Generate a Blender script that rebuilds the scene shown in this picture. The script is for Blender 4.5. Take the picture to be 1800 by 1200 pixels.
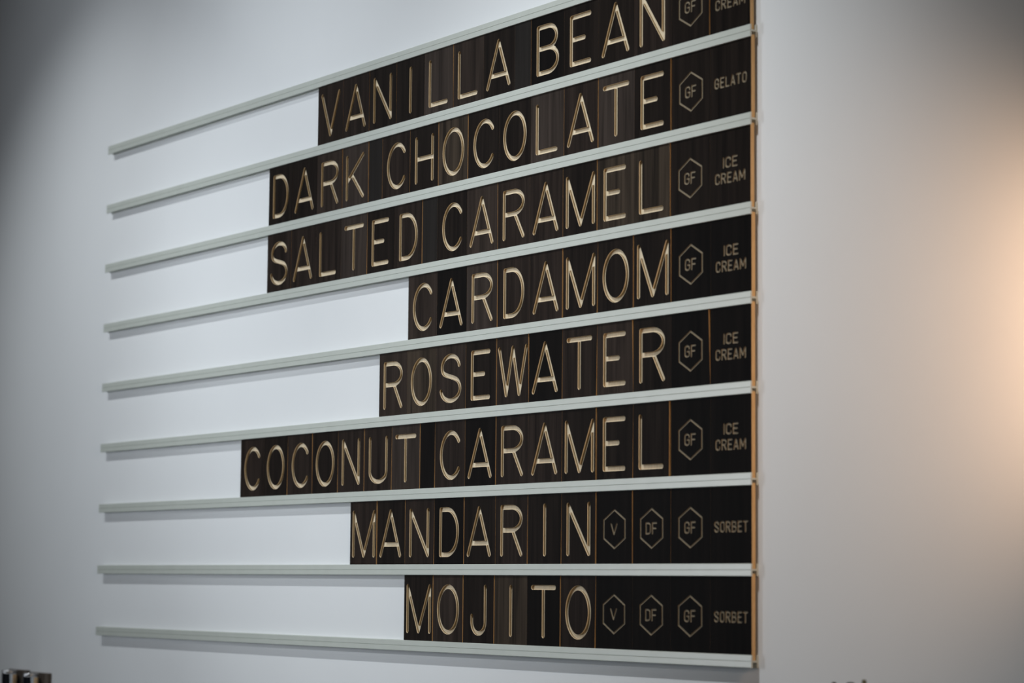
import bpy, math, random
import numpy as np
from mathutils import Matrix, Vector
from mathutils.geometry import delaunay_2d_cdt

for o in list(bpy.data.objects):
    bpy.data.objects.remove(o)
scn = bpy.context.scene
COL = scn.collection
U = 0.08            # one full tile is 8 cm wide
ZB = 1.45           # height of the lowest rail above the floor
rnd = random.Random(7)

def W(u, y, z):     # board units (x from the right end, y into the wall, z from the lowest rail) to metres
    return Vector((u * U, y * U, ZB + z * U))

# ------------------------------------------------------------------ camera
cam = bpy.data.cameras.new('camera')
cam_o = bpy.data.objects.new('camera', cam)
COL.objects.link(cam_o)
RX = Vector((0.578999, 0.815284, 0.008452))
DN = Vector((-0.07769, 0.065487, -0.994824))
FW = Vector((-0.811618, 0.575346, 0.101256))
m = Matrix((( RX.x, -DN.x, -FW.x), (RX.y, -DN.y, -FW.y), (RX.z, -DN.z, -FW.z))).to_4x4()
m.translation = W(28.2367, -24.6138, 1.1854)
cam_o.matrix_world = m
cam.sensor_width = 36.0
cam.lens = 4176.9 / 1800 * 36
cam.clip_start = 0.05
cam.dof.use_dof = True
cam.dof.focus_distance = 43.8 * U
cam.dof.aperture_fstop = 5.0
scn.camera = cam_o

# ------------------------------------------------------------------ light
scn.view_settings.view_transform = 'Standard'
scn.view_settings.look = 'None'
scn.view_settings.exposure = 0.0
scn.view_settings.gamma = 1.0
scn.view_settings.use_curve_mapping = False
wd = bpy.data.worlds.new('room_air')
scn.world = wd
wd.use_nodes = True
wd.node_tree.nodes['Background'].inputs[0].default_value = (0.80, 0.86, 1.0, 1)
wd.node_tree.nodes['Background'].inputs[1].default_value = 0.008

def lamp(name, kind, loc, target, power, color, **kw):
    l = bpy.data.lights.new(name, kind)
    l.energy = power
    l.color = color
    for k, v in kw.items():
        setattr(l, k, v)
    o = bpy.data.objects.new(name, l)
    COL.objects.link(o)
    o.location = loc
    if target is not None:
        o.rotation_euler = (Vector(target) - Vector(loc)).to_track_quat('-Z', 'Y').to_euler()
    return o

# ceiling spots about a metre in front of the board
for k, pw in ((-1, 50), (0, 19), (1, 85)):
    lamp('ceiling_spot', 'SPOT', (-1.092 + k * 0.951, -1.12, 3.37), (-1.092 + k * 0.761, 0.0, 1.532), pw, (0.93, 0.98, 1.0),
         spot_size=math.radians(57.4), spot_blend=1.0, shadow_soft_size=0.02)
# third spot of the same row, further left, glints on the rail edges
lamp('ceiling_spot', 'SPOT', (-2.9, -1.12, 3.37), (-1.0, 0.0, 1.85), 16, (0.95, 0.98, 1.0),
     spot_size=math.radians(46), spot_blend=1.0, shadow_soft_size=0.025)
# spot from further back in the shop
lamp('shop_spot', 'SPOT', (-2.0, -4.0, 3.75), (-0.9, 0, 2.099), 225, (0.88, 0.95, 1.0),
     spot_size=math.radians(25.2), spot_blend=1.0, shadow_soft_size=0.05)
# cool daylight from the shop window on the left
lamp('shop_window', 'AREA', (-3.0, -2.9, 1.85), (-1.101, 0, 2.153), 4.55, (0.87, 0.935, 1.0),
     shape='RECTANGLE', size=0.5, size_y=1.3, spread=math.radians(54.1))
# added warm fill light on the right, skims the board and lights the cut edges
lamp('warm_fill', 'AREA', (2.9, -1.25, 2.15), (-0.6, 0.0, 1.9), 0.9, (1.0, 0.80, 0.58),
     shape='RECTANGLE', size=0.5, size_y=0.5, spread=math.radians(50))
# warm wall lamp just beyond the right edge of the frame
lamp('wall_lamp', 'SPOT', (0.745, -0.202, 1.855), (0.445, 0.0, 1.831), 9.2, (1.0, 0.64, 0.40),
     spot_size=math.radians(96), spot_blend=1.0, shadow_soft_size=0.04)

# ------------------------------------------------------------------ materials
def new_mat(name):
    mt = bpy.data.materials.new(name)
    mt.use_nodes = True
    nt = mt.node_tree
    return mt, nt, nt.nodes['Principled BSDF']

def stained_wood(name, dark, light, scale=1.0, rough=0.5, bump=0.05, streak=0.5):
    mt, nt, b = new_mat(name)
    N, L = nt.nodes.new, nt.links.new
    tc = N('ShaderNodeTexCoord'); oi = N('ShaderNodeObjectInfo')
    mul = N('ShaderNodeVectorMath'); mul.operation = 'SCALE'; mul.inputs[0].default_value = (13.1, 3.7, 7.9)
    L(oi.outputs['Random'], mul.inputs['Scale'])
    add = N('ShaderNodeVectorMath'); add.operation = 'ADD'
    L(tc.outputs['Object'], add.inputs[0]); L(mul.outputs[0], add.inputs[1])
    mp = N('ShaderNodeMapping'); mp.inputs['Scale'].default_value = (95 * scale, 20, 4.5 * scale)
    L(add.outputs[0], mp.inputs[0])
    n1 = N('ShaderNodeTexNoise'); n1.inputs['Scale'].default_value = 1.0; n1.inputs['Detail'].default_value = 5
    n1.inputs['Distortion'].default_value = 0.6
    L(mp.outputs[0], n1.inputs['Vector'])
    mp2 = N('ShaderNodeMapping'); mp2.inputs['Scale'].default_value = (620, 60, 9)
    L(add.outputs[0], mp2.inputs[0])
    n2 = N('ShaderNodeTexNoise'); n2.inputs['Scale'].default_value = 1.0; n2.inputs['Detail'].default_value = 3
    L(mp2.outputs[0], n2.inputs['Vector'])
    mx = N('ShaderNodeMath'); mx.operation = 'MULTIPLY_ADD'; mx.inputs[1].default_value = 0.35
    L(n2.outputs['Fac'], mx.inputs[0]); L(n1.outputs['Fac'], mx.inputs[2])
    cr = N('ShaderNodeValToRGB')
    cr.color_ramp.elements[0].position = 0.42; cr.color_ramp.elements[0].color = (*dark, 1)
    cr.color_ramp.elements[1].position = 0.42 + 0.75 * (1.1 - streak); cr.color_ramp.elements[1].color = (*light, 1)
    L(mx.outputs[0], cr.inputs[0]); L(cr.outputs[0], b.inputs['Base Color'])
    b.inputs['Roughness'].default_value = rough
    b.inputs['Specular IOR Level'].default_value = 0.035
    bp = N('ShaderNodeBump'); bp.inputs['Strength'].default_value = bump; bp.inputs['Distance'].default_value = 0.001
    L(n2.outputs['Fac'], bp.inputs['Height']); L(bp.outputs[0], b.inputs['Normal'])
    return mt

TONES = [
    stained_wood('black_stained_wood', (0.0016, 0.0011, 0.0009), (0.0062, 0.0044, 0.0036)),
    stained_wood('dark_stained_wood', (0.0040, 0.0027, 0.0021), (0.0155, 0.0108, 0.0084)),
    stained_wood('deep_brown_wood', (0.0072, 0.0048, 0.0037), (0.0270, 0.0186, 0.0148)),
    stained_wood('brown_wood', (0.0125, 0.0086, 0.0068), (0.0390, 0.0278, 0.0222)),
    stained_wood('faded_brown_wood', (0.0175, 0.0128, 0.0104), (0.0480, 0.0360, 0.0300)),
    stained_wood('streaky_olive_wood', (0.0062, 0.0044, 0.0032), (0.0520, 0.0380, 0.0270), scale=0.7, streak=0.6),
]
SLATE = stained_wood('satin_slate_board', (0.0125, 0.0106, 0.0095), (0.0190, 0.0164, 0.0148), rough=0.5, bump=0.25)

def groove_wood(name, c1, c2):
    mt, nt, b = new_mat(name)
    N, L = nt.nodes.new, nt.links.new
    tc = N('ShaderNodeTexCoord')
    mp = N('ShaderNodeMapping'); mp.inputs['Scale'].default_value = (420, 420, 90)
    L(tc.outputs['Object'], mp.inputs[0])
    n = N('ShaderNodeTexNoise'); n.inputs['Scale'].default_value = 1; n.inputs['Detail'].default_value = 4
    L(mp.outputs[0], n.inputs['Vector'])
    cr = N('ShaderNodeValToRGB')
    cr.color_ramp.elements[0].position = 0.3; cr.color_ramp.elements[0].color = (*c1, 1)
    cr.color_ramp.elements[1].position = 0.65; cr.color_ramp.elements[1].color = (*c2, 1)
    L(n.outputs['Fac'], cr.inputs[0]); L(cr.outputs[0], b.inputs['Base Color'])
    b.inputs['Roughness'].default_value = 0.65
    b.inputs['Specular IOR Level'].default_value = 0.2
    return mt
def ply_cut(name, layers, c_mul=0.86):
    """Bare plywood: layer tones, with lit rim and shaded wall painted in, by depth below the tile face (object y)."""
    mt = groove_wood(name, (1, 1, 1), (1, 1, 1))
    nt = mt.node_tree
    N, L = nt.nodes.new, nt.links.new
    b = nt.nodes['Principled BSDF']
    ramp = [n for n in nt.nodes if n.bl_idname == 'ShaderNodeValToRGB'][0]
    ramp.color_ramp.elements[0].color = (c_mul, c_mul, c_mul, 1)
    tc = N('ShaderNodeTexCoord'); sx = N('ShaderNodeSeparateXYZ')
    L(tc.outputs['Object'], sx.inputs[0])
    mr = N('ShaderNodeMapRange'); mr.inputs['From Min'].default_value = 0.033 * U; mr.inputs['From Max'].default_value = 0.078 * U
    L(sx.outputs['Y'], mr.inputs['Value'])
    cr = N('ShaderNodeValToRGB')
    els = cr.color_ramp.elements
    els[0].position, els[0].color = layers[0][0], (*layers[0][1], 1)
    els[1].position, els[1].color = layers[-1][0], (*layers[-1][1], 1)
    for p, c in layers[1:-1]:
        e = els.new(p); e.color = (*c, 1)
    L(mr.outputs[0], cr.inputs[0])
    mx = N('ShaderNodeMixRGB'); mx.blend_type = 'MULTIPLY'; mx.inputs[0].default_value = 1
    L(cr.outputs[0], mx.inputs[1]); L(ramp.outputs[0], mx.inputs[2]); L(mx.outputs[0], b.inputs['Base Color'])
    return mt
PALE, CORE = (0.78, 0.655, 0.47), (0.27, 0.19, 0.095)  # plywood tones that also paint light and shade into the groove walls
CUT = ply_cut('routed_bare_wood', [(0.0, PALE), (0.38, PALE), (0.46, CORE), (0.90, CORE), (0.955, PALE)])
FINE = groove_wood('finely_engraved_wood', (0.235, 0.19, 0.13), (0.29, 0.24, 0.165))
EDGE = groove_wood('sawn_ply_edge', (0.56, 0.36, 0.17), (0.66, 0.45, 0.23))

def plain(name, col, rough=0.5, metal=0.0, noise=None, spec=0.5):
    mt, nt, b = new_mat(name)
    b.inputs['Base Color'].default_value = (*col, 1)
    b.inputs['Roughness'].default_value = rough
    b.inputs['Metallic'].default_value = metal
    b.inputs['Specular IOR Level'].default_value = spec
    if noise:
        N, L = nt.nodes.new, nt.links.new
        tc = N('ShaderNodeTexCoord')
        n = N('ShaderNodeTexNoise'); n.inputs['Scale'].default_value = noise[0]; n.inputs['Detail'].default_value = 3
        L(tc.outputs['Object'], n.inputs['Vector'])
        cr = N('ShaderNodeValToRGB')
        cr.color_ramp.elements[0].position = 0.3; cr.color_ramp.elements[1].position = 0.7
        cr.color_ramp.elements[0].color = (*[c * (1 - noise[1]) for c in col], 1)
        cr.color_ramp.elements[1].color = (*col, 1)
        L(n.outputs['Fac'], cr.inputs[0]); L(cr.outputs[0], b.inputs['Base Color'])
        bp = N('ShaderNodeBump'); bp.inputs['Strength'].default_value = noise[2]; bp.inputs['Distance'].default_value = 0.001
        L(n.outputs['Fac'], bp.inputs['Height']); L(bp.outputs[0], b.inputs['Normal'])
    return mt
WALL = plain('white_wall_paint', (0.80, 0.815, 0.83), 0.75, noise=(6.0, 0.02, 0.02), spec=0.25)
RAIL = plain('pale_grey_rail', (0.555, 0.585, 0.54), 0.28, noise=(35.0, 0.05, 0.01))
CHROME = plain('polished_chrome', (0.45, 0.47, 0.50), 0.06, 1.0)
CAPMETAL = plain('dull_chrome', (0.55, 0.55, 0.56), 0.35, 1.0)
OLIVE = plain('olive_paint', (0.10, 0.10, 0.055), 0.5)
SHADOWBLOCK = plain('dark_brown_shadow_block', (0.125, 0.104, 0.088), 0.6, spec=0.2)
DARKSTICK = plain('dark_stick_paint', (0.045, 0.044, 0.036), 0.5)
SHELF = plain('grey_shelf_laminate', (0.30, 0.30, 0.30), 0.5)

# ------------------------------------------------------------------ mesh helpers
def mesh_obj(name, verts, faces, mats, parent=None, fmat=None, smooth=False):
    me = bpy.data.meshes.new(name)
    me.from_pydata([tuple(v) for v in verts], [], faces)
    for mt in (mats if isinstance(mats, (list, tuple)) else [mats]):
        me.materials.append(mt)
    if fmat is not None:
        me.polygons.foreach_set('material_index', fmat)
    if smooth:
        me.polygons.foreach_set('use_smooth', [True] * len(me.polygons))
    me.update()
    o = bpy.data.objects.new(name, me)
    COL.objects.link(o)
    if parent is not None:
        o.parent = parent
    return o

def empty(name, loc):
    o = bpy.data.objects.new(name, None)
    o.empty_display_size = 0.02
    o.location = loc
    COL.objects.link(o)
    return o

def tag(o, label, cat, group=None):
    o['label'] = label
    o['category'] = cat
    if group:
        o['group'] = group

# ------------------------------------------------------------------ glyph skeletons (unit box: x 0..1, y 0..1)
def arc(cx, cy, rx, ry, a0, a1, n=18):
    return [(cx + rx * math.cos(math.radians(a0 + (a1 - a0) * i / n)),
             cy + ry * math.sin(math.radians(a0 + (a1 - a0) * i / n))) for i in range(n + 1)]

def bez(p0, p1, p2, p3, n=12):
    out = []
    for i in range(1, n + 1):
        t = i / n
        q = [(1 - t) ** 3, 3 * t * (1 - t) ** 2, 3 * t * t * (1 - t), t ** 3]
        out.append(tuple(q[0] * p0[k] + q[1] * p1[k] + q[2] * p2[k] + q[3] * p3[k] for k in (0, 1)))
    return out

# every glyph: list of (closed, points)
BIG = {
    'A': [(0, [(0, 0), (0.5, 1)]), (0, [(0.5, 1), (1, 0)]), (0, [(0.14, 0.245), (0.86, 0.245)])],
    'B': [(0, [(0, 0), (0, 1)]), (0, [(0, 1), (0.52, 1)] + arc(0.52, 0.765, 0.42, 0.235, 90, -90)[1:] + [(0, 0.53)]),
          (0, [(0.52, 0.53)] + arc(0.52, 0.265, 0.48, 0.265, 90, -90)[1:] + [(0, 0)])],
    'C': [(0, arc(0.56, 0.5, 0.56, 0.5, 38, 322, 34))],
    'D': [(0, [(0, 0), (0, 1)]), (0, [(0, 1), (0.38, 1)] + arc(0.38, 0.5, 0.62, 0.5, 90, -90, 26)[1:] + [(0, 0)])],
    'E': [(0, [(0, 0), (0, 1)]), (0, [(0, 1), (1, 1)]), (0, [(0, 0.52), (0.70, 0.52)]), (0, [(0, 0), (1, 0)])],
    'H': [(0, [(0, 0), (0, 1)]), (0, [(1, 0), (1, 1)]), (0, [(0, 0.52), (1, 0.52)])],
    'I': [(0, [(0, 0), (0, 1)])],
    'J': [(0, [(1, 1), (1, 0.26)] + arc(0.5, 0.25, 0.5, 0.25, 0, -180, 20)[1:] + [(0, 0.37)])],
    'K': [(0, [(0, 0), (0, 1)]), (0, [(1, 1), (0, 0.40)]), (0, [(0.28, 0.57), (1, 0)])],
    'L': [(0, [(0, 1), (0, 0)]), (0, [(0, 0), (1, 0)])],
    'M': [(0, [(0, 0), (0, 1)]), (0, [(0, 1), (0.5, 0)]), (0, [(0.5, 0), (1, 1)]), (0, [(1, 1), (1, 0)])],
    'N': [(0, [(0, 0), (0, 1)]), (0, [(0, 1), (1, 0)]), (0, [(1, 0), (1, 1)])],
    'O': [(1, arc(0.5, 0.5, 0.5, 0.5, 0, 360, 60)[:-1])],
    'R': [(0, [(0, 0), (0, 1)]), (0, [(0, 1), (0.5, 1)] + arc(0.5, 0.755, 0.5, 0.245, 90, -90)[1:] + [(0, 0.51)]),
          (0, [(0.56, 0.51), (1, 0)])],
    'S': [(0, arc(0.5, 0.75, 0.45, 0.25, 8, 200, 20) + bez((0.077, 0.6645), (0.155, 0.535), (0.80, 0.545), (0.926, 0.397))
           + arc(0.5, 0.26, 0.5, 0.26, 28, -172, 20)[1:])],
    'T': [(0, [(0, 1), (1, 1)]), (0, [(0.5, 1), (0.5, 0)])],
    'U': [(0, [(0, 1), (0, 0.24)] + arc(0.5, 0.24, 0.5, 0.24, 180, 360, 22)[1:] + [(1, 1)])],
    'V': [(0, [(0, 1), (0.5, 0)]), (0, [(0.5, 0), (1, 1)])],
    'W': [(0, [(0, 1), (0.26, 0)]), (0, [(0.26, 0), (0.5, 1)]), (0, [(0.5, 1), (0.74, 0)]), (0, [(0.74, 0), (1, 1)])],
}
SMALL = {
    'A': [(0, [(0, 0), (0.5, 1)]), (0, [(0.5, 1), (1, 0)]), (0, [(0.18, 0.26), (0.82, 0.26)])],
    'B': [(0, [(0, 0), (0, 1)]), (0, [(0, 1), (0.5, 1)] + arc(0.5, 0.76, 0.42, 0.24, 90, -90, 8)[1:] + [(0, 0.52)]),
          (0, [(0.5, 0.52)] + arc(0.5, 0.26, 0.5, 0.26, 90, -90, 8)[1:] + [(0, 0)])],
    'C': [(0, [(1, 0.74)] + arc(0.5, 0.78, 0.5, 0.22, 0, 180, 9)[0:] + arc(0.5, 0.22, 0.5, 0.22, 180, 360, 9) + [(1, 0.26)])],
    'D': [(0, [(0, 0), (0, 1)]), (0, [(0, 1), (0.45, 1)] + arc(0.45, 0.74, 0.55, 0.26, 90, 0, 5)[1:] +
           arc(0.45, 0.26, 0.55, 0.26, 0, -90, 5) + [(0, 0)])],
    'E': [(0, [(0, 0), (0, 1)]), (0, [(0, 1), (1, 1)]), (0, [(0, 0.52), (0.85, 0.52)]), (0, [(0, 0), (1, 0)])],
    'F': [(0, [(0, 0), (0, 1)]), (0, [(0, 1), (1, 1)]), (0, [(0, 0.50), (0.85, 0.50)])],
    'G': [(0, [(1, 0.74)] + arc(0.5, 0.78, 0.5, 0.22, 0, 180, 9) + arc(0.5, 0.22, 0.5, 0.22, 180, 360, 9) + [(1, 0.48)]),
          (0, [(1, 0.48), (0.58, 0.48)])],
    'I': [(0, [(0, 0), (0, 1)])],
    'L': [(0, [(0, 1), (0, 0)]), (0, [(0, 0), (1, 0)])],
    'M': [(0, [(0, 0), (0, 1)]), (0, [(0, 1), (0.5, 0.25)]), (0, [(0.5, 0.25), (1, 1)]), (0, [(1, 1), (1, 0)])],
    'O': [(1, arc(0.5, 0.78, 0.5, 0.22, 0, 180, 9) + arc(0.5, 0.22, 0.5, 0.22, 180, 360, 9))],
    'R': [(0, [(0, 0), (0, 1)]), (0, [(0, 1), (0.5, 1)] + arc(0.5, 0.75, 0.5, 0.25, 90, -90, 8)[1:] + [(0, 0.50)]),
          (0, [(0.5, 0.50), (1, 0)])],
    'S': [(0, arc(0.5, 0.77, 0.5, 0.23, 0, 200, 10) + [(0.25, 0.58), (0.75, 0.42)] + arc(0.5, 0.23, 0.5, 0.23, 20, -180, 10))],
    'T': [(0, [(0, 1), (1, 1)]), (0, [(0.5, 1), (0.5, 0)])],
    'V': [(0, [(0, 1), (0.5, 0)]), (0, [(0.5, 0), (1, 1)])],
}
# left edge and right edge of each letter on its tile (stroke outline, tile = 1 wide)
EXT = {'A': (.09, .86), 'B': (.165, .84), 'C': (.165, .83), 'D': (.175, .825), 'E': (.165, .785), 'H': (.175, .825),
       'I': (.46, .545), 'J': (.235, .745), 'K': (.13, .82), 'L': (.145, .80), 'M': (.08, .92), 'N': (.145, .825),
       'O': (.13, .86), 'R': (.155, .835), 'S': (.13, .85), 'T': (.12, .85), 'U': (.16, .845), 'V': (.12, .87), 'W': (.035, .955)}
SW = {'A': .62, 'B': .62, 'C': .58, 'D': .60, 'E': .54, 'F': .54, 'G': .60, 'I': 0.0, 'L': .50, 'M': .80, 'O': .60, 'R': .62,
      'S': .60, 'T': .62, 'V': .62}
BR = 0.0425         # half the width of a big routed stroke
SR = 0.0158

def big_strokes(ch):
    x0, x1 = EXT[ch]
    x0 += BR; x1 -= BR
    y0, y1 = 0.135 + BR, 1.058 - BR
    return [(c, [(x0 + (x1 - x0) * px, y0 + (y1 - y0) * py) for px, py in pts]) for c, pts in BIG[ch]]

def line_strokes(text, cx, cy, h, width):
    k = h - 2 * SR
    gap = 0.0
    adv = [SW[c] for c in text]
    n = len(text)
    # fit the line to the measured width
    tot = sum(adv)
    sc = (width - 2 * SR - (n - 1) * 0.056) / tot
    x = cx - width / 2 + SR
    out = []
    for c, a in zip(text, adv):
        w = a * sc
        for cl, pts in SMALL[c]:
            out.append((cl, [(x + w * px, cy - k / 2 + k * py) for px, py in pts]))
        x += w + 0.056
    return out

def hex_strokes(cx=.495, cy=.584):
    w, h, s = .61 / 2 - SR, .675 / 2 - SR, .155
    P = [(cx, cy + h), (cx + w, cy + s), (cx + w, cy - s), (cx, cy - h), (cx - w, cy - s), (cx - w, cy + s)]
    return [(0, [P[i], P[(i + 1) % 6]]) for i in range(6)]

# ------------------------------------------------------------------ routed board
def offset_loops(closed, pts, d):
    P = np.array(pts, float)
    keep = [0]
    for i in range(1, len(P)):
        if np.hypot(*(P[i] - P[keep[-1]])) > 1e-5:
            keep.append(i)
    P = P[keep]
    n = len(P)
    if closed:
        T = np.roll(P, -1, 0) - np.roll(P, 1, 0)
    else:
        T = np.zeros_like(P)
        T[1:-1] = P[2:] - P[:-2]
        T[0] = P[1] - P[0]
        T[-1] = P[-1] - P[-2]
        for i in range(1, n - 1):       # normalised bisector
            a = P[i] - P[i - 1]; b = P[i + 1] - P[i]
            T[i] = a / np.hypot(*a) + b / np.hypot(*b)
    T /= np.linalg.norm(T, axis=1)[:, None]
    Nn = np.stack([-T[:, 1], T[:, 0]], 1)
    if d == 0:
        return [(closed, P)]
    if closed:
        return [(True, P + Nn * d), (True, P - Nn * d)]
    a_end = math.atan2(Nn[-1][1], Nn[-1][0])
    cap1 = [P[-1] + d * np.array([math.cos(a_end - math.pi * i / 10), math.sin(a_end - math.pi * i / 10)]) for i in range(1, 10)]
    a_st = math.atan2(-Nn[0][1], -Nn[0][0])
    cap0 = [P[0] + d * np.array([math.cos(a_st - math.pi * i / 10), math.sin(a_st - math.pi * i / 10)]) for i in range(1, 10)]
    loop = list(P + Nn * d) + cap1 + list((P - Nn * d)[::-1]) + cap0
    return [(True, np.array(loop))]

def seg_dist(Q, segs):
    a = segs[:, 0][None]; b = segs[:, 1][None]
    q = Q[:, None]
    ab = b - a
    t = np.clip(((q - a) * ab).sum(-1) / np.maximum((ab * ab).sum(-1), 1e-12), 0, 1)
    return np.linalg.norm(q - (a + ab * t[..., None]), axis=-1)

def rout(quad, strokes, r, depth, levels):
    """Triangulate the tile face with the strokes cut into it. Returns face part and groove part (2-D + depth)."""
    V = [tuple(p) for p in quad]
    Ed = [(0, 1), (1, 2), (2, 3), (3, 0)]
    segs = []
    owner = []
    for si, (cl, pts) in enumerate(strokes):
        P = [np.array(p, float) for p in pts]
        rng = range(len(P)) if cl else range(len(P) - 1)
        for i in rng:
            segs.append((P[i], P[(i + 1) % len(P)])); owner.append(si)
        for lv in levels:
            for c2, L in offset_loops(cl, pts, lv * r):
                base = len(V)
                V += [tuple(p) for p in L]
                n = len(L)
                Ed += [(base + i, base + i + 1) for i in range(n - 1)]
                if c2:
                    Ed.append((base + n - 1, base))
    segs = np.array(segs); owner = np.array(owner)
    vs, es, fs, *_ = delaunay_2d_cdt([Vector(v) for v in V], Ed, [], 0, 1e-5)
    Q = np.array([tuple(v) for v in vs])
    D = seg_dist(Q, segs).min(1)
    # flat-bottomed router cut with steep sides
    dep = np.interp(D / r, [0, 0.86, 0.93, 0.9995], [depth, depth, depth * 0.90, 0.0])
    dep = np.maximum(dep, 0)
    face, cut = [], []
    F = [list(f) for f in fs]
    C = np.array([Q[f].mean(0) for f in F])
    DC = seg_dist(C, segs).min(1)
    for f, dc in zip(F, DC):
        a, b, c = Q[f[0]], Q[f[1]], Q[f[2]]
        ar = (b[0] - a[0]) * (c[1] - a[1]) - (b[1] - a[1]) * (c[0] - a[0])
        if abs(ar) < 1e-9:
            continue
        if ar < 0:
            f = f[::-1]
        flat = all(dep[i] < 1e-6 for i in f)
        (cut if (dc < r and not (flat and dc > r * .97)) else face).append(f)
    return Q, dep, face, cut

TH = 0.075          # tile thickness
TY = 0.033          # tile face, just behind the front lip of the rails
def compact(Q, dep, faces):
    idx = sorted({i for f in faces for i in f})
    mp = {k: j for j, k in enumerate(idx)}
    return [(Q[i][0] * U, (TY + dep[i]) * U, Q[i][1] * U) for i in idx], [[mp[i] for i in f] for f in faces]

def build_board(root, quad, cuts, tone, part_name='board'):
    """cuts: list of (strokes, r, angle, levels, part name, material). Only one radius per tile."""
    strokes = [s for c in cuts for s in c[0]]
    if strokes:
        r, depth, lev = cuts[0][1], cuts[0][2], cuts[0][3]
        Q, dep, face, cut = rout(quad, strokes, r, depth, lev)
        verts, faces = compact(Q, dep * 0, face)
    else:
        verts = [(q[0] * U, TY * U, q[1] * U) for q in quad]; faces = [[0, 1, 2, 3]]
    fm = [0] * len(faces)
    b = len(verts)
    for yy in (TY, TY + TH):
        verts += [(q[0] * U, yy * U, q[1] * U) for q in quad]
    for i in range(4):
        j = (i + 1) % 4
        faces.append([b + j, b + i, b + 4 + i, b + 4 + j]); fm.append(1)
    faces.append([b + 7, b + 6, b + 5, b + 4]); fm.append(0)
    bo = mesh_obj(part_name, verts, faces, [tone, EDGE], root, fm)
    if strokes:
        # hand every groove triangle to the cut it belongs to
        parts = []
        for c in cuts:
            sg = np.array([(p[i], p[(i + 1) % len(p)]) for cl, p in c[0] for i in (range(len(p)) if cl else range(len(p) - 1))])
            parts.append(sg)
        cc = np.array([Q[f].mean(0) for f in cut])
        dd = np.stack([seg_dist(cc, sg).min(1) for sg in parts], 1).argmin(1)
        for k, c in enumerate(cuts):
            v, f = compact(Q, dep, [cut[i] for i in range(len(cut)) if dd[i] == k])
            mesh_obj(c[4], v, f, c[5], root)
    return bo

# ------------------------------------------------------------------ wall
def structure(name, verts, faces, mat):
    o = mesh_obj(name, verts, faces, mat)
    o['kind'] = 'structure'
    return o
WY = 0.15 * U
wx0, wx1, wz0, wz1 = -6.0, 4.0, 0.0, 4.2
structure('wall_back', [(wx0, WY, wz0), (wx1, WY, wz0), (wx1, WY, wz1), (wx0, WY, wz1),
                        (wx0, WY + .15, wz0), (wx1, WY + .15, wz0), (wx1, WY + .15, wz1), (wx0, WY + .15, wz1)],
          [[0, 1, 2, 3], [5, 4, 7, 6], [4, 0, 3, 7], [1, 5, 6, 2], [3, 2, 6, 7], [4, 5, 1, 0]], WALL)

# ------------------------------------------------------------------ rails
H = 1.4296
UL, UR = -23.3128, 0.019
RH = 0.0999
ZL = [-0.0007, 0.0007, -0.0011, -0.0026, 0.0045, -0.0005, 0.0053, 0.0006, -0.0062]
ZR = [-0.007, 0.0055, 0.0078, -0.0029, -0.0028, 0.0035, -0.01, -0.0017, 0.0077]
def rail_z(k, u):   # k = 1 (top) .. 9
    t = u / UL
    return (9 - k) * H + ZR[k - 1] * (1 - t) + ZL[k - 1] * t

def make_rail(k, name='menu_rail'):
    # closed H-shaped section in (y, z): front lip with a fine score line, web, back flange
    f, s, b0, b1, wb = 0.0, 0.030, 0.118, 0.1495, 0.016
    g = 0.0045
    q = .009
    rnd_lo = [(f + q - q * math.sin(a), -RH + q - q * math.cos(a)) for a in (0, .39, .785, 1.18, 1.5708)]
    rnd_hi = [(f + q - q * math.cos(a), RH - q + q * math.sin(a)) for a in (0, .39, .785, 1.18, 1.5708)]
    sec = rnd_lo + [(f, -g), (f + .010, 0), (f, g)] + rnd_hi + \
          [(s, RH), (s, wb), (b0, wb), (b0, RH), (b1, RH), (b1, -RH), (b0, -RH), (b0, -wb), (s, -wb), (s, -RH)]
    n = len(sec)
    org = W(UL, 0, rail_z(k, UL))
    vs = []
    for u in (UL, UR):
        for y, z in sec:
            vs.append(W(u, y, rail_z(k, u) + z) - org)
    fs = [[i, (i + 1) % n, n + (i + 1) % n, n + i] for i in range(n)]
    quads = [[0, 1, 2, 3, 4, 5, 6, 21, 22], [6, 7, 8, 9, 10, 11, 12, 13, 14, 21], [14, 15, 20, 21], [15, 16, 17, 18, 19, 20]]
    fs += quads
    fs += [[n + i for i in qd[::-1]] for qd in quads]
    o = mesh_obj(name, vs, [f_[::-1] for f_ in fs], RAIL)
    o.location = org
    return o

ROWS = [
    ('VANILLA BEAN', 'VANILLA_BEAN', ['GF', 'ICE CREAM']),
    ('DARK CHOCOLATE', 'DARK_CHOCOLATE', ['GF', 'GELATO']),
    ('SALTED CARAMEL', 'SALTED_CARAMEL', ['GF', 'ICE CREAM']),
    ('CARDAMOM', 'CARDAMOM', ['GF', 'ICE CREAM']),
    ('ROSEWATER', 'ROSEWATER', ['GF', 'ICE CREAM']),
    ('COCONUT CARAMEL', 'COCONUT_CARAMEL', ['GF', 'ICE CREAM']),
    ('MANDARIN', 'MANDARIN', ['V', 'DF', 'GF', 'SORBET']),
    ('MOJITO', 'MOJITO', ['V', 'DF', 'GF', 'SORBET']),
]
RAIL_LABEL = ['pale grey metal rail along the top of the menu, above the VANILLA BEAN row'] + \
    ['pale grey metal rail between the %s row and the %s row' % (ROWS[i][0], ROWS[i + 1][0]) for i in range(7)] + \
    ['pale grey metal rail along the bottom of the menu, under the MOJITO row']
for k in range(1, 10):
    tag(make_rail(k), RAIL_LABEL[k - 1], 'rail', 'horizontal rails of the menu board')

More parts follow.
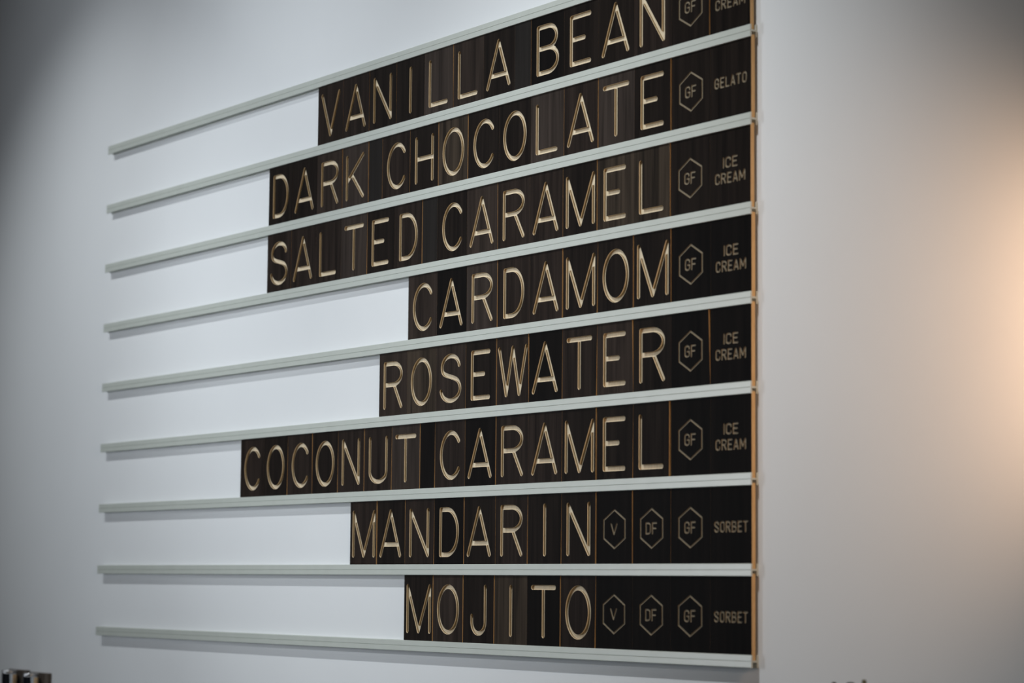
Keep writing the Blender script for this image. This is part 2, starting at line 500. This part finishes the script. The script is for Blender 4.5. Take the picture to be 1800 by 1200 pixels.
# ------------------------------------------------------------------ tiles
# row tone strings, one character per tile (S = slate spacer)
TONE = ['2211431S0112' + '11',  # last two tones raised a step for light reflected off those tiles
        '1134S215114241' + '11',
        '222412S132215511',
        '3042211100',
        '35312023100',
        '2121224B202211100',
        '212012110000',
        '1315020000']
# joint after tile i: width of the open gap at top and bottom, in units of the tile width
GAPS = [
    {0: (.004, .004), 1: (.011, .011), 2: (.007, .007), 4: (.020, .008), 7: (.010, .006), 12: (.026, .026), 13: (.020, .014)},
    {2: (.028, .010), 3: (.022, .022), 4: (.012, .012), 5: (.011, .011), 6: (.020, .016), 7: (.024, .020), 10: (.012, .014), 11: (.020, .028), 13: (.036, .036)},
    {0: (.010, .006), 3: (.010, .022), 5: (.018, .024), 8: (.016, .010), 10: (.011, .014), 11: (.024, .024), 13: (.030, .026)},
    {2: (.018, .022), 4: (.030, .034), 5: (.006, .030), 6: (.030, .028), 7: (.030, .018)},
    {2: (.004, .014), 3: (.018, .022), 4: (.032, .010), 5: (.006, .016), 6: (.004, .034), 7: (.042, .006), 9: (.050, .004)},
    {1: (.004, .030), 2: (.030, .012), 3: (.004, .022), 4: (.024, .018), 5: (.006, .024), 6: (.022, .018), 7: (.004, .022), 8: (.008, .006), 9: (.020, .024), 11: (.004, .014), 12: (.034, .034), 13: (.003, .020), 14: (.050, .052)},
    {0: (.036, .034), 1: (.018, .003), 2: (.003, .018), 3: (.026, .020), 4: (.010, .008), 5: (.010, .026), 6: (.004, .018), 7: (.028, .036), 8: (.028, .022), 9: (.008, .008)},
    {0: (.022, .032), 1: (.026, .026), 2: (.028, .028), 4: (.024, .030), 5: (.010, .036)},
]
ORD = ['first', 'second', 'third', 'fourth', 'fifth', 'sixth', 'seventh', 'eighth', 'ninth']
TONE_WORD = {0: 'black-stained', 1: 'blackish brown', 2: 'dark brown', 3: 'brown', 4: 'faded brown', 5: 'streaky olive-brown'}
DU = [-0.0049, 0.0067, -0.0106, 0.0081, 0.0014, 0.0013, 0.0018, -0.0038]
SP = 0.5096
LEV_B = (1.0, 0.93, 0.86)
LEV_S = (1.0, 0.86)
for ri, (flavour, letters, marks) in enumerate(ROWS):
    k = ri + 1
    seq = [('space', None) if c == '_' else ('letter', c) for c in letters] + \
          [('word' if mk in ('ICE CREAM', 'GELATO', 'SORBET') else 'mark', mk) for mk in marks]
    widths = [SP if t == 'space' else 1.0 for t, _ in seq]
    u = -sum(widths) + DU[ri]
    words = flavour.split(' ')
    wi, li = 0, 0
    for i, (t, c) in enumerate(seq):
        w = widths[i]
        zb = rail_z(k + 1, u) + 0.0165           # stands on the web of the rail below
        zt = rail_z(k, u) - 0.062                # a little play under the web above
        z_lip = rail_z(k + 1, u) + RH - zb       # visible edge of the lower lip in tile coordinates
        hgt = zt - zb
        tilt = (rail_z(k + 1, u + w) - rail_z(k + 1, u)) / w
        gt, gb = GAPS[ri].get(i, (.0010, .0010))
        gt, gb = [g * (0.65 if g < .015 else 1.0) for g in (gt, gb)]
        quad = [(0, 0), (w - gb, tilt * w), (w - gt, hgt + tilt * w), (0, hgt)]
        org = W(u, 0, zb)
        def up(strokes, dz=z_lip):
            return [(cl, [(px, py + dz + tilt * px) for px, py in pts]) for cl, pts in strokes]
        ch = TONE[ri][i]
        tone = SLATE if ch == 'S' else TONES[0] if ch == 'B' else TONES[int(ch)]
        tw = 'slate-grey' if ch == 'S' else 'black' if ch == 'B' else TONE_WORD[int(ch)]
        if t == 'letter':
            root = empty('letter_tile', org)
            build_board(root, quad, [(up(big_strokes(c)), BR, 0.045, LEV_B, 'routed_letter', CUT)], tone)
            word = words[wi]
            tag(root, '%s wooden tile with letter %s, %s letter of %s in the %s row' % (tw, c, ORD[li], word, flavour)
                if len(words) > 1 else '%s wooden tile with letter %s, %s letter of the %s row' % (tw, c, ORD[li], flavour),
                'letter tile', 'wooden letter tiles on the menu rails')
            li += 1
        elif t == 'space':
            bo = build_board(None, quad, [], tone, 'spacer_tile')
            bo.location = org
            tag(bo, 'narrow blank %s tile between %s and %s on the menu' % (tw, words[0], words[1]), 'blank tile',
                'blank spacer tiles on the menu rails')
            wi += 1; li = 0
        elif t == 'mark':
            root = empty('symbol_tile', org)
            wd_ = {'GF': .29, 'DF': .30, 'V': .19}[c]
            build_board(root, quad, [(up(hex_strokes()), SR, 0.012, LEV_S, 'hexagon_outline', FINE),
                                     (up(line_strokes(c, .485, .584, .205, wd_)), SR, 0.012, LEV_S, 'engraved_text', FINE)], tone)
            tag(root, '%s wooden tile with a hexagon around %s, in the %s row' % (tw, c, flavour), 'symbol tile',
                'hexagon symbol tiles on the menu rails')
        else:
            root = empty('word_tile', org)
            if c == 'ICE CREAM':
                st = line_strokes('ICE', .50, .715, .185, .36) + line_strokes('CREAM', .495, .465, .185, .745)
            elif c == 'GELATO':
                st = line_strokes('GELATO', .49, .600, .185, .80)
            else:
                st = line_strokes('SORBET', .50, .584, .185, .82)
            build_board(root, quad, [(up(st), SR, 0.012, LEV_S, 'engraved_text', FINE)], tone)
            tag(root, '%s wooden tile reading %s at the right end of the %s row' % (tw, c, flavour), 'word tile',
                'word tiles at the right end of the menu rows')
        u += w

# ------------------------------------------------------------------ chrome canisters peeking in at the lower left
def lathe(name, prof, n, mat, parent=None, smooth=True, wav=None):
    vs, fs = [], []
    for j, (r, z) in enumerate(prof):
        for i in range(n):
            a = 2 * math.pi * i / n
            rr_ = r * (1 + (wav[1] * math.cos(wav[0] * a) if wav else 0))
            vs.append((rr_ * math.cos(a), rr_ * math.sin(a), z))
    for j in range(len(prof) - 1):
        for i in range(n):
            i2 = (i + 1) % n
            fs.append([j * n + i, j * n + i2, (j + 1) * n + i2, (j + 1) * n + i])
    fs.append(list(range(n))[::-1]); fs.append([(len(prof) - 1) * n + i for i in range(n)])
    return mesh_obj(name, vs, fs, mat, parent, smooth=smooth)

def box(name, x0, x1, y0, y1, z0, z1, mat, parent=None):
    v = [(x, y, z) for z in (z0, z1) for x, y in ((x0, y0), (x1, y0), (x1, y1), (x0, y1))]
    return mesh_obj(name, v, [[3, 2, 1, 0], [4, 5, 6, 7], [0, 1, 5, 4], [1, 2, 6, 5], [2, 3, 7, 6], [3, 0, 4, 7]], mat, parent)
ledge_top = ZB - 4.2 * U
WARMSTREAK = plain('warm_reflection_tint', (1.0, 0.74, 0.44), 0.35, 0.0)
for cu, cz, lab in ((-27.77, -1.075, 'chrome cylinder cut off at the lower left corner, left one of the pair'),
                    (-26.50, -1.105, 'chrome cylinder cut off at the lower left corner, right one of the pair')):
    hh = ZB + cz * U - ledge_top
    root = empty('chrome_canister', (cu * U, -0.19 * U, ledge_top))
    lathe('body', [(.0148, 0), (.0150, .002), (.0150, hh - .006)], 48, CHROME, root)
    lathe('cap', [(.0150, hh - .006), (.0146, hh - .0052), (.0150, hh - .0045), (.0150, hh - .001), (.0142, hh)], 48, CAPMETAL, root,
          smooth=False)
    bk = box('shadow_block', -.62 * U, .47 * U, .245 * U, .335 * U, .05, hh + .0008, SHADOWBLOCK, root)  # added block, coloured dark to stand for the shadow on the wall
    bk['label'] = 'dark block put in for the shadow behind the cylinder'
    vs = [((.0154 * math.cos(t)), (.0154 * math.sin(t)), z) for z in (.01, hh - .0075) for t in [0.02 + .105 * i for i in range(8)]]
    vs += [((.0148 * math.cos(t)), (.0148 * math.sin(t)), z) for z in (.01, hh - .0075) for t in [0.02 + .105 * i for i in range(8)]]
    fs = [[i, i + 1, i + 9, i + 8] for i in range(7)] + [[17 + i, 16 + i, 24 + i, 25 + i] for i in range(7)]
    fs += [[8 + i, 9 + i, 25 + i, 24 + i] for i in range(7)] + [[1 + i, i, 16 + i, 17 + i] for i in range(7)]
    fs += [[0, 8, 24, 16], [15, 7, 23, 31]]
    st = mesh_obj('reflection_strip', vs, fs, WARMSTREAK, root)  # added strip, its colour paints a warm reflection onto the chrome
    st['label'] = 'strip coloured as a warm reflection on the cylinder'
    tag(root, lab, 'canister', 'chrome canisters at the lower left')

for cu, cz, wd_, mt, lab in ((2.998, -0.149, .070, OLIVE, 'olive green stick tip showing at the bottom edge, rightmost of three'),
                             (2.715, -0.197, .150, DARKSTICK, 'broad dark tip barely showing at the bottom edge, middle of three'),
                             (2.367, -0.206, .070, DARKSTICK, 'thin dark tip barely showing at the bottom edge, leftmost of three')):
    hh = ZB + cz * U - ledge_top
    r = wd_ * U / 2
    po = lathe('stick', [(r, 0), (r, hh - r * .6), (r * .85, hh - r * .25), (r * .5, hh)], 20, mt)
    po.location = (cu * U, -0.45 * U, ledge_top)
    tag(po, lab, 'stick', 'sticks at the bottom right edge')

lg = box('trim_1', -2.7, 0.9, -0.14, WY, ledge_top - .03, ledge_top, SHELF)
lg['kind'] = 'structure'
